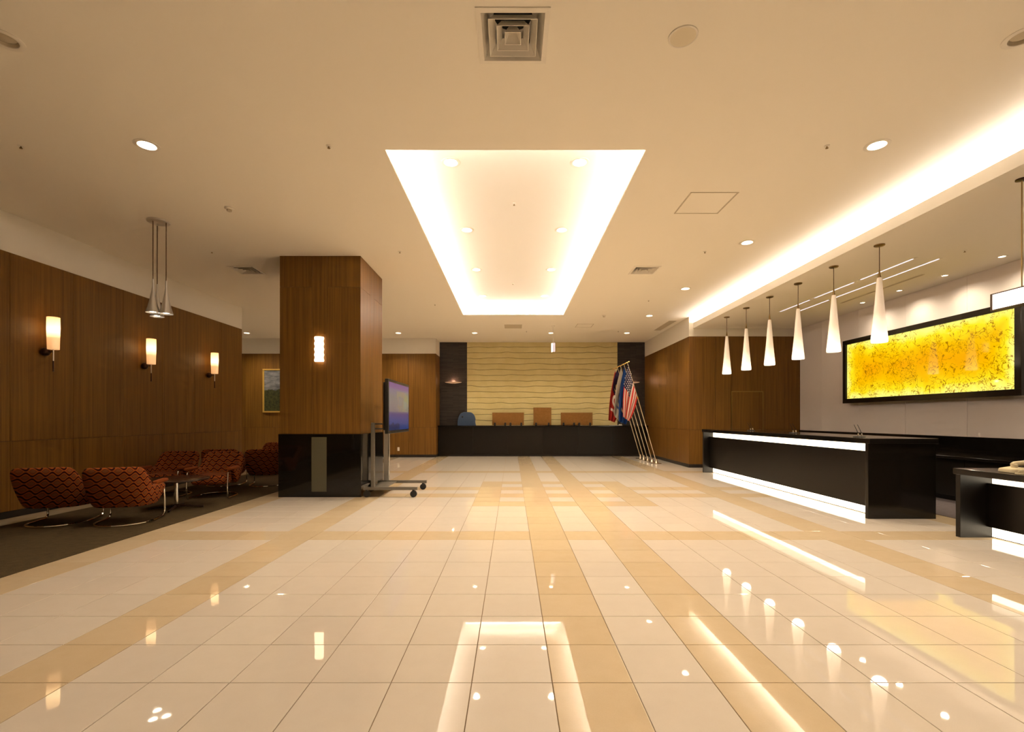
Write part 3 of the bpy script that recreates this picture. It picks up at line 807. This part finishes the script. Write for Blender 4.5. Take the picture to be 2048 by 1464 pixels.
counter('reception_desk', 'lower black reception desk at the right picture edge, with glowing strips', (4.93, 2.9, 0), 2.44, .88, .757, True, .30, tt=.065, s_up=(.60, .70), pb=.12, sr=.05)
# back cabinet against the dado
t = thing('back_cabinet', 'low dark cabinet along the wall behind the reception', 'cabinet', (7.27, 7.5, 0))
MB().box(-.38, .375, -5.5, 5.25, .68, .72).build('worktop', M['counter_top'], t, bevel=.003)
MB().box(-.30, .37, -5.48, 5.23, .08, .679).build('body', M['dark_panel'], t)
MB().box(-.25, .37, -5.48, 5.23, .006, .08).build('plinth', M['base'], t)
yk = -5.48
while yk < 5.1:
    d_ = MB().box(-.318, -.301, yk + .003, yk + .887, .09, .675).build('door', M['dark_panel'], t, bevel=.002)
    yk += .8925
# pen stands
for k, (x, y, l) in enumerate(((4.86, 6.72, 'nearest pen stand with two slanting pens on the long counter'), (5.02, 8.55, 'middle pen stand with two slanting pens on the long counter'), (5.08, 10.2, 'farthest pen stand with two slanting pens on the long counter'))):
    t = thing('pen_stand', l, 'pen stand', (x, y, 1.05), group='pen stands on the counter')
    MB().lathe([(.075, 0), (.075, .006), (.066, .011), (.004, .012)], 24, cap0=True).build('base', M['blackplastic'], t, True)
    for dx in (-.012, .036):
        MB().lathe([(.010, .011), (.010, .045), (.007, .052)], 12).build('socket', M['chrome'], t, True, loc=(dx, 0, 0))
        MB().tube([(dx, 0, .045), (dx - .03, -.01, .10), (dx - .075, -.02, .175)], .0045, 6, r1=.003).build('pen', M['blackplastic'], t, True)
# telephone
t = thing('telephone', 'ivory desk telephone with handset at the right picture edge', 'telephone', (5.13, 4.86, .757), R(-6)); t.scale = (1.1, 1.1, 1.4)
mb = MB(); mb.v = [(-.09, -.11, 0), (.11, -.11, 0), (.11, .11, 0), (-.09, .11, 0), (-.085, -.105, .03), (.105, -.105, .055), (.105, .105, .055), (-.085, .105, .03)]
mb.f = [(0, 3, 2, 1), (4, 5, 6, 7), (0, 1, 5, 4), (1, 2, 6, 5), (2, 3, 7, 6), (3, 0, 4, 7)]
mb.build('body', M['ivory'], t, bevel=.008)
for i in range(3):
    for j in range(4): MB().box(.0 + i * .03, .02 + i * .03, -.03 + j * .03, -.01 + j * .03, .044 + i * .0037, .052 + i * .0037).build('key', M['keypad'], t)
mb = MB(); mb.tube([(-.12, -.075, .062), (-.10, -.075, .072), (-.04, -.075, .078), (.03, -.075, .085), (.09, -.075, .09), (.11, -.075, .082)], .017, 10)
hs = mb.build('handset', M['ivory'], t, True)
MB().lathe([(.024, 0), (.027, .012), (.027, .026), (.018, .032)], 16).build('earpiece', M['ivory'], hs, True, loc=(.09, -.075, .058))
MB().lathe([(.022, 0), (.025, .010), (.025, .022), (.016, .028)], 16).build('mouthpiece', M['ivory'], hs, True, loc=(-.10, -.075, .045))
MB().tube([(-.09, -.10, .012), (-.14, -.13, .006), (-.12, -.17, .006), (-.02, -.18, .006), (.12, -.16, .006)], .005, 6).build('cord', M['ivory'], t, True)
# lit hanging sign
t = thing('hanging_sign', 'white lit sign box with bronze frame hanging before the artwork', 'sign', (5.12, 5.09, 2.626))
MB().box(-.05, .05, -1.5, 0, -.012, 0).box(-.05, .05, -1.5, 0, -.18, -.168).box(-.05, .05, -.022, 0, -.168, -.012).box(-.05, .05, -1.5, -1.478, -.168, -.012).build('frame', M['sign_frame'], t)
MB().box(-.046, .046, -1.478, -.022, -.168, -.012).build('lit_panel', M['sign_lit'], t)
for yy in (-.27, -1.2):
    MB().tube([(0, yy, 0), (0, yy, HS - 2.626 - .01)], .006, 6).build('rod', M['brass'], t)
    MB().lathe([(.05, 0), (.05, -.012), (.01, -.018)], 20, cap0=False).build('ceiling_cap', M['bronze'], t, True, loc=(0, yy, HS - 2.626))

# ---------------------------------------------------------------- amber artwork
AX = 7.50
t = thing('backlit_artwork', 'wide backlit amber glass artwork in a thick black frame', 'artwork', (XR, 8.98, 2.36))
def art(mb, name, m, bevel=0): 
    mb.v = [(x - XR, y - 8.98, z - 2.36) for x, y, z in mb.v]; return mb.build(name, M[m], t, bevel=bevel)
ya, yb_, za, zb = 7.07, 10.89, 1.65, 3.06
art(MB().box(AX, XR - .045, ya, yb_, zb - .10, zb), 'frame_bar', 'lacquer', .004)
art(MB().box(AX, XR - .045, ya, yb_, za, za + .10), 'frame_bar', 'lacquer', .004)
art(MB().box(AX, XR - .045, yb_ - .10, yb_, za + .10, zb - .10), 'frame_bar', 'lacquer', .004)
art(MB().box(AX, XR - .045, ya, ya + .10, za + .10, zb - .10), 'frame_bar', 'lacquer', .004)
art(MB().box(XR - .045, XR - .0005, ya + .12, yb_ - .12, za + .12, zb - .12), 'wall_mount', 'blackplastic')
yc = [7.17, 8.16, 9.09, 10.02, 10.79]
for a, b in zip(yc[:-1], yc[1:]):
    art(MB().box(AX + .035, AX + .047, a + .0012, b - .0012, za + .10, zb - .10), 'pane', 'art')

# ---------------------------------------------------------------- far counter and what stands on it
t = thing('far_counter', 'dark low counter running along the far stone wall', 'counter', (1.07, 16.75, 0))
w2 = (XRF - XRET) / 2
MB().box(-w2 + .016, w2 - .016, -.22, .31, 1.025, 1.065).build('worktop', M['counter_top'], t, bevel=.003)
MB().box(-w2 + .02, w2 - .02, -.13, .30, .07, 1.024).build('body', M['dark_panel'], t)
MB().box(-w2 + .02, w2 - .02, -.10, .30, .0, .07).build('plinth', M['base'], t)
for k in range(6):
    wdt = (2 * w2 - .04) / 6; a = -w2 + .02 + k * wdt
    MB().box(a + .003, a + wdt - .003, -.148, -.131, .075, 1.02).build('front_panel', M['dark_panel'], t, bevel=.002)
CT = 1.065
def board(x0, x1, h, feet, label):
    t = thing('display_board', label, 'board', ((x0 + x1) / 2, 16.72, CT), group='brown boards on the far counter')
    xm = (x0 + x1) / 2
    MB().box(x0 - xm, x1 - xm, -.012, .012, .012, h).build('panel', M['board'], t, bevel=.003)
    for f in feet:
        MB().box(f - xm - .032, f - xm + .032, -.05, .05, 0, .012).box(f - xm - .032, f - xm + .032, -.024, -.0122, .012, .10).box(f - xm - .032, f - xm + .032, .0122, .024, .012, .10).build('clamp_foot', M['blackplastic'], t)
px = lambda x: (x - 1024) / F * 16.72
board(px(984.5), px(1047.8), .45, [px(989.7), px(1010.5), px(1021), px(1042.5)], 'wide brown board in clamp feet, left of the tall board')
board(px(1066.8), px(1102.6), .625, [px(1072), px(1097.5)], 'tall square brown board in clamp feet, middle of the far counter')
board(px(1121.6), px(1185), .45, [px(1127), px(1148), px(1158.5), px(1180)], 'wide brown board in clamp feet, right of the tall board')
# blue dome-shaped stand
t = thing('blue_stand', 'blue rounded plastic stand with a small hole on the far counter', 'stand', (-1.58, 16.78, CT))
mb = MB(); n = 24; hw, hh = .325, .47
prof = [(hw, 0.0)] + [(hw * (.94 if a < .3 else 1) * math.copysign(abs(math.cos(a)) ** .62, math.cos(a)), hh * math.sin(a) ** .8) for a in [math.pi * i / n for i in range(1, n)]] + [(-hw, 0.0)]
for yy in (-.03, .03): mb.v += [(x, yy, z) for x, z in prof]
k = len(prof)
mb.f = [(i, (i + 1) % k, k + (i + 1) % k, k + i) for i in range(k)] + [tuple(range(k)), tuple(range(2 * k - 1, k - 1, -1))]
mb.build('shell', M['blue'], t, bevel=.012)
MB().lathe([(.03, 0), (.03, .004)], 16).build('hole', M['rubber'], t, rot=(R(90), 0, 0), loc=(-.15, -.0305, .30))
MB().box(-.3, .3, -.08, .08, 0, .012).build('base', M['blue'], t)
t = thing('leaflet_stand', 'small white leaflet stack at the right end of the far counter', 'leaflets', (3.62, 16.70, CT))
MB().box(-.22, .20, -.10, .10, 0, .016).build('leaflet_stack', M['paper'], t)
MB().box(.11, .125, -.08, .08, .016, .05).build('divider', M['paper'], t)
MB().box(.17, .185, -.08, .08, .016, .05).build('divider', M['paper'], t)
# wall bowls on the dark stone
for xx, l in ((-2.085, 'thin wall bowl lamp on the dark stone left of the sandstone'), (4.235, 'thin wall bowl lamp on the dark stone behind the flags')):
    t = thing('wall_bowl_lamp', l, 'lamp', (xx, YB, 2.56), group='bowl lamps on the far wall')
    mb = MB(); n = 20
    rings = [(.30, .045), (.29, .03), (.20, .012), (.08, -.008), (.03, -.012)]
    for r, z in rings:
        for i in range(n + 1):
            a = math.pi * i / n; mb.v.append((r * math.cos(a), -.003 - r * .45 * math.sin(a), z))
    for j in range(len(rings) - 1):
        for i in range(n):
            q = j * (n + 1) + i; mb.f.append((q, q + 1, q + n + 2, q + n + 1))
    mb.build('bowl', M['bowl_glass'], t, True)
    MB().box(-.05, .05, -.03, -.0005, -.03, .03).build('bracket', M['bronze'], t)
    lamp_light('bowl_light', 'POINT', t, (0, -.075, .075), 2.6, (1.0, .55, .33), shadow_soft_size=.03)
# hanging lantern
t = thing('hanging_lantern', 'small pale lit box hanging on a rod before the sandstone wall', 'lamp', (1.205, 14.06, H))
MB().lathe([(.05, 0), (.05, -.012), (.01, -.02)], 20, cap0=False).build('ceiling_cap', M['white_metal'], t, True)
MB().tube([(0, 0, -.018), (0, 0, -.50)], .008, 8).build('rod', M['white_metal'], t)
MB().box(-.018, .058, -.03, .03, -.755, -.495).build('case', M['exit_case'], t, bevel=.008)
MB().box(-.055, -.0185, -.026, .026, -.765, -.505).build('lit_panel', M['exit_lit'], t, bevel=.006)
# socket plate on the far wood wall
t = thing('wall_socket', 'small white socket plate low on the far wood wall', 'socket', (-3.83, YBL, .28))
MB().box(-.035, .035, -.008, -.0005, -.06, .06).build('plate', M['white_metal'], t, bevel=.003)
for dz in (-.022, .022): MB().box(-.012, .012, -.0095, -.0081, dz - .009, dz + .009).build('outlet', M['grille'], t)
# framed painting
t = thing('framed_painting', 'gold framed landscape painting partly behind the wooden column', 'painting', (-7.75, YBL, 2.245))
MB().frame_y(-.65, .65, -.735, .735, -.045, -.0005, .05).build('frame', M['gilt'], t, bevel=.008)
mb = MB(); mb.quad((-.60, -.02, -.685), (.60, -.02, -.685), (.60, -.02, .685), (-.60, -.02, .685)); mb.uv = [(0, 0), (1, 0), (1, 1), (0, 1)]
mb.build('canvas', M['painting'], t)

# ---------------------------------------------------------------- display on its trolley
t = thing('display_trolley', 'flat display on a wheeled aluminium trolley beside the column', 'television', (-2.1, 8.43, 0))
def tv(mb, name, m, parent=None, bevel=0, smooth=False, mm=None):
    mb.v = [(x + 2.1, y - 8.43, z) for x, y, z in mb.v]; return mb.build(name, mm or M[m], parent or t, bevel=bevel, smooth=smooth)
body = tv(MB().box(-2.03, -1.975, 7.66, 9.20, 1.063, 1.95), 'display_body', 'blackplastic', bevel=.006)
mb = MB(); mb.quad((-1.9735, 7.705, 1.115), (-1.9735, 9.155, 1.115), (-1.9735, 9.155, 1.905), (-1.9735, 7.705, 1.905)); mb.uv = [(0, 0), (1, 0), (1, 1), (0, 1)]
tv(mb, 'screen', 'screen', body)
tv(MB().box(-2.085, -2.031, 7.75, 9.11, 1.12, 1.90), 'rear_housing', 'blackplastic', bevel=.01)
for yy, wd in ((8.0, .028), (8.86, .045)):
    tv(MB().box(-2.316 - wd, -2.316 + wd, yy - .035, yy + .035, .165, 1.24 if yy < 8.5 else 1.65), 'upright', 'alu_grey' if yy < 8.5 else 'alu', bevel=.006)
    tv(MB().box(-2.47, -1.575, yy - .025, yy + .025, .120, .170), 'foot_beam', 'alu_grey', bevel=.004)
    if yy > 8.5:
        for dy in (-.038, .038): tv(MB().box(-2.272, -2.262, yy + dy - .006, yy + dy + .006, .17, 1.60), 'rib', 'chrome')
    for zz in (1.14, 1.22):
        tv(MB().tube([(-2.28, yy, zz), (-2.09, yy, zz)], .012), 'bracket', 'blackplastic', smooth=True)
    for xx in (-2.42, -1.64):
        tv(MB().box(xx - .018, xx + .018, yy - .032, yy + .032, .085, .125), 'caster_fork', 'blackplastic', bevel=.004)
        mb = MB().tube([(xx, yy - .022, .055), (xx, yy + .022, .055)], .055, 20); tv(mb, 'caster_wheel', 'rubber', smooth=True)
tv(MB().box(-2.40, -2.12, 8.026, 8.834, .14, .155), 'base_shelf', 'alu_grey', bevel=.003)

# ---------------------------------------------------------------- lounge chairs
def lounge_chair():
    t = thing('lounge_chair', '', 'chair')
    # padded tub: plan path from the left arm round the back to the right arm
    def plan(s):                       # s in -1..1 -> (x, y), outward normal
        a = s * R(118)
        n_ = 3.2
        c_, s_ = math.cos(a), math.sin(a)
        rr = (abs(c_) ** n_ + abs(s_) ** n_) ** (-1 / n_)
        return Vector((rr * s_ * .335, -rr * c_ * .31, 0)), Vector((s_, -c_, 0)).normalized()
    NS = 30; mb = MB()
    for j in range(NS + 1):
        s = -1 + 2 * j / NS
        p, nn = plan(s)
        k = max(0.0, min(1.0, (1.0 - abs(s)) / .62)); k = k * k * (3 - 2 * k)   # 0 at the arms, 1 at the back
        k2 = max(0.0, min(1.0, (.53 - abs(s)) / .25)); k2 = k2 * k2 * (3 - 2 * k2)
        ft = max(0.0, (abs(s) - .75) / .25)
        ztop = .485 + .245 * k2; zbot = .22 + .19 * ft ** 1.2
        lean = .12 * k2 + .015; th = .085 - .02 * ft
        def pt(off, z):
            q = p + nn * (off + lean * max(0, (z - .25)) / .48 * 1.0 - .05 * (1 - min(1, (z - .2) / .3)) * k)
            return (q.x, q.y, z)
        zm = (zbot + ztop) / 2
        mb.v += [pt(.0, zbot), pt(.03, zbot + .05), pt(.035, zm), pt(.03, ztop - .05), pt(.005, ztop - .004), pt(-th + .035, ztop), pt(-th, ztop - .05), pt(-th, zm), pt(-th, zbot + .03), pt(-th * .5, zbot)]
        if j:
            q = (j - 1) * 10
            mb.f += [(q + i, q + (i + 1) % 10, q + 10 + (i + 1) % 10, q + 10 + i) for i in range(10)]
    mb.f.append(tuple(range(10))); mb.f.append(tuple(NS * 10 + i for i in range(10)))
    mb.build('tub_shell', M['fabric'], t, True, sub=1)
    # seat cushion
    mb = MB(); nx, ny = 8, 8
    mb.box(-.265, .265, -.27, .31, .23, .385)
    o = mb.build('seat_cushion', M['fabric'], t, True, bevel=.06)
    o.modifiers['bevel'].segments = 5
    # arm pads
    for sx in (-1, 1):
        o = MB().box(sx * .315 - .035, sx * .315 + .035, -.06, .315, .462, .512).build('arm_pad', M['fabric_arm'], t, True, bevel=.022)
        o.modifiers['bevel'].segments = 4
    # continuous chrome tube
    pts = []
    def arc(c, r, a0, a1, n, sx, reverse=False):
        out = []
        for i in range(n + 1):
            a = a0 + (a1 - a0) * i / n
            out.append((sx * .30, c[0] + r * math.cos(a), c[1] + r * math.sin(a)))
        return out
    r = .06
    right = [(.30, -.10, .452), (.30, .10, .452)] + arc((.30 - r, .452 - r), r, R(90), 0, 5, 1) + [(.30, .315, .25)] + arc((.30 - r + .02, .016 + r), r, 0, R(-90), 5, 1) + [(.30, .1, .016), (.30, -.05, .016)]
    rear = [(.30 * math.cos(a), -.05 - .30 * math.sin(a), .016) for a in [math.pi * i / 16 for i in range(1, 16)]]
    left = [(-x, y, z) for x, y, z in reversed(right)]
    MB().tube(right + rear + left, .0125, 8).build('chrome_frame', M['chrome'], t, True)
    MB().box(-.285, .285, -.02, .02, .215, .232).build('cross_rail', M['chrome'], t)
    return t
chair = lounge_chair()
spots = [(-5.66, 6.03, 17, 'nearest orange lounge chair by the wood wall, its back turned, leftmost'), (-4.86, 6.065, 18.6, 'nearest orange lounge chair at the carpet edge, its back turned'),
         (-5.82, 8.14, 187, 'orange lounge chair facing the camera by the wood wall behind the table'), (-4.95, 8.02, 190, 'orange lounge chair facing the camera at the carpet edge behind the table'),
         (-5.62, 9.42, 16, 'dark seen lounge chair with its back turned, mostly hidden behind two facing chairs'), (-4.80, 9.42, 16, 'lounge chair with its back turned, just left of the black column base'),
         (-5.62, 11.25, 186, 'farthest lounge chair, facing the camera and cut off by the column')]
for k, (x, y, a, l) in enumerate(spots):
    o = chair if k == 0 else copy_tree(chair)
    o.location = (x, y, .006); o.rotation_euler = (0, 0, R(a)); tag(o, l, 'chair', 'orange red lounge chairs')
# coffee table
t = thing('coffee_table', 'round dark coffee table on a chrome post between the lounge chairs', 'table', (-4.86, 6.95, .006))
MB().lathe([(.40, 0), (.42, .008), (.42, .022), (.41, .028)], 40).build('table_top', M['table'], t, True, loc=(0, 0, .412))
MB().lathe([(.028, .06), (.028, .41)], 16).build('post', M['chrome'], t, True)
MB().lathe([(.045, .03), (.045, .06), (.03, .07)], 16).build('hub', M['bronze'], t, True)
MB().lathe([(.10, .404), (.10, .412)], 20).build('top_plate', M['bronze'], t)
for k in range(4):
    a = R(20 + 90 * k)
    MB().tube([(.03 * math.cos(a), .03 * math.sin(a), .045), (.34 * math.cos(a), .34 * math.sin(a), .016)], .018, 8, r1=.012).build('foot', M['bronze'], t, True)

# ---------------------------------------------------------------- flags
def flag_patch(kind, k):
    rnd = random.Random(40 + k)
    hoist0, hoist1 = Vector((3.375, 0, 2.90)), Vector((3.655, 0, 1.95))
    a1 = Vector((3.235, 0, 1.36)); b1 = Vector((3.40, 0, 1.235)); bm_ = Vector((3.60, 0, 1.58))
    if kind == 'blue': a1 = Vector((3.20, 0, 1.22)); b1 = Vector((3.42, 0, 1.13))
    if kind == 'white': a1 = Vector((3.14, 0, 1.42)); b1 = Vector((3.38, 0, 1.16))
    if kind == 'navy': a1 = Vector((3.20, 0, 2.25)); b1 = Vector((3.48, 0, 1.55)); bm_ = Vector((3.58, 0, 1.75))
    if kind == 'red': a1 = Vector((3.16, 0, 1.26)); b1 = Vector((3.36, 0, 1.18))
    def P(s, tt):
        h = hoist0.lerp(hoist1, tt); e = a1.lerp(b1, tt)
        top = hoist0.lerp(a1, s) + Vector((-.05 * math.sin(math.pi * s), 0, 0))
        q0, q1 = hoist1.lerp(bm_, s), bm_.lerp(b1, s); bot = q0.lerp(q1, s)
        edge_s = h.lerp(e, s)
        edge_t = top.lerp(bot, tt)
        bil = hoist0.lerp(hoist1, tt).lerp(a1.lerp(b1, tt), s)
        p = edge_s + edge_t - bil
        fold = math.sin(tt * 15 + s * 2.5 + k) * .045 * min(1, s * 3) + math.sin(tt * 31 + k * 2) * .012 * min(1, s * 4)
        p.y = fold; p.x += math.cos(tt * 15 + s * 2.5 + k) * .012 * min(1, s * 3) * math.sin(math.pi * tt)
        return p
    return P
poles = [(13.97, 'us', 'nearest flagpole, carrying the red and white striped flag with stars', None),
         (14.40, 'blue', 'flagpole with a bright blue flag, next behind the striped flag', ((0.008, 0.045, 0.20), (.55, .50, .38))),
         (14.85, 'white', 'flagpole with a white flag in the middle of the five', ((0.46, 0.42, 0.36), (.10, .16, .30))),
         (15.29, 'navy', 'flagpole with a dark navy flag, second from the far end', ((0.018, 0.008, 0.035), (.4, .3, .1))),
         (15.70, 'red', 'farthest flagpole with a plain red flag against the sandstone', ((0.30, 0.014, 0.008), (.60, .50, .42)))]
for k, (y, kind, l, cols) in enumerate(poles):
    t = thing('flagpole', l, 'flag', (4.2, y, 0), group='leaning flagpoles')
    b0, b1 = Vector((4.2, 0, .06)), Vector((3.36, 0, 2.93))
    def lo(p): return (p.x - 4.2, p.y, p.z)
    MB().lathe([(.15, 0), (.15, .008), (.14, .012), (.05, .014)], 28).build('base_plate', M['pole'], t, True)
    MB().lathe([(.06, .012), (.045, .04), (.028, .09), (.022, .14)], 20).build('socket_cone', M['pole'], t, True)
    pm = b0.lerp(b1, .62)
    MB().tube([lo(b0), lo(b0.lerp(b1, .3)), lo(pm)], .0155, 10).build('lower_pole', M['pole'], t, True)
    MB().tube([lo(pm), lo(b1)], .0125, 10).build('upper_pole', M['pole'], t, True)
    MB().tube([lo(b0.lerp(b1, .635)), lo(b0.lerp(b1, .66))], .024, 12).build('collar', M['gold'], t, True)
    MB().tube([lo(b0.lerp(b1, .36)), lo(b0.lerp(b1, .375))], .020, 12).build('joint_ring', M['pole'], t, True)
    MB().tube([lo(b1 + Vector((-.07, 0, -.015))), lo(b1 + Vector((.05, 0, .03)))], .014, 10).build('finial', M['gold'], t, True)
    MB().lathe([(.004, -.02), (.018, -.012), (.022, 0), (.018, .012), (.004, .02)], 12).build('finial_ball', M['gold'], t, True, loc=lo(b1 + Vector((.05, 0, .03))))
    P = flag_patch(kind, k); ns, nt_ = 30, 40
    mb = MB(); mb.uv = []
    for i in range(ns + 1):
        for j in range(nt_ + 1):
            p = P(i / ns, j / nt_); mb.v.append(lo(p)); mb.uv.append((i / ns, j / nt_))
    mb.f = [(i * (nt_ + 1) + j, i * (nt_ + 1) + j + 1, (i + 1) * (nt_ + 1) + j + 1, (i + 1) * (nt_ + 1) + j) for i in range(ns) for j in range(nt_)]
    fm = flag_mat('striped flag cloth', 'us', None) if kind == 'us' else flag_mat(kind + ' flag cloth', cols[1], cols[0])
    fl = mb.build('flag_cloth', fm, t, True)
    so = fl.modifiers.new('thickness', 'SOLIDIFY'); so.thickness = .003; so.offset = 0
    if kind == 'us':
        mb = MB()
        grid = [(P(i / 60 * .40, j / 60 * .50)) for i in range(2, 61) for j in range(2, 60)]
        zz = 2.84
        row = 0
        while zz > 1.7:
            xx = 3.20 + (.026 if row % 2 else 0)
            while xx < 3.7:
                q = min(grid, key=lambda c: (c.x - xx) ** 2 + (c.z - zz) ** 2)
                if abs(q.x - xx) < .008 and abs(q.z - zz) < .008:
                    n = len(mb.v)
                    for i in range(10):
                        a = math.pi * i / 5 + math.pi / 2; rr = .024 if i % 2 == 0 else .011
                        mb.v.append((xx + rr * math.cos(a) - 4.2, q.y - .012, zz + rr * math.sin(a)))
                    mb.f.append(tuple(range(n, n + 10)))
                xx += .052
            zz -= .058; row += 1
        mb.build('stars', mat('white star cloth', (.62, .55, .50), .8), fl)
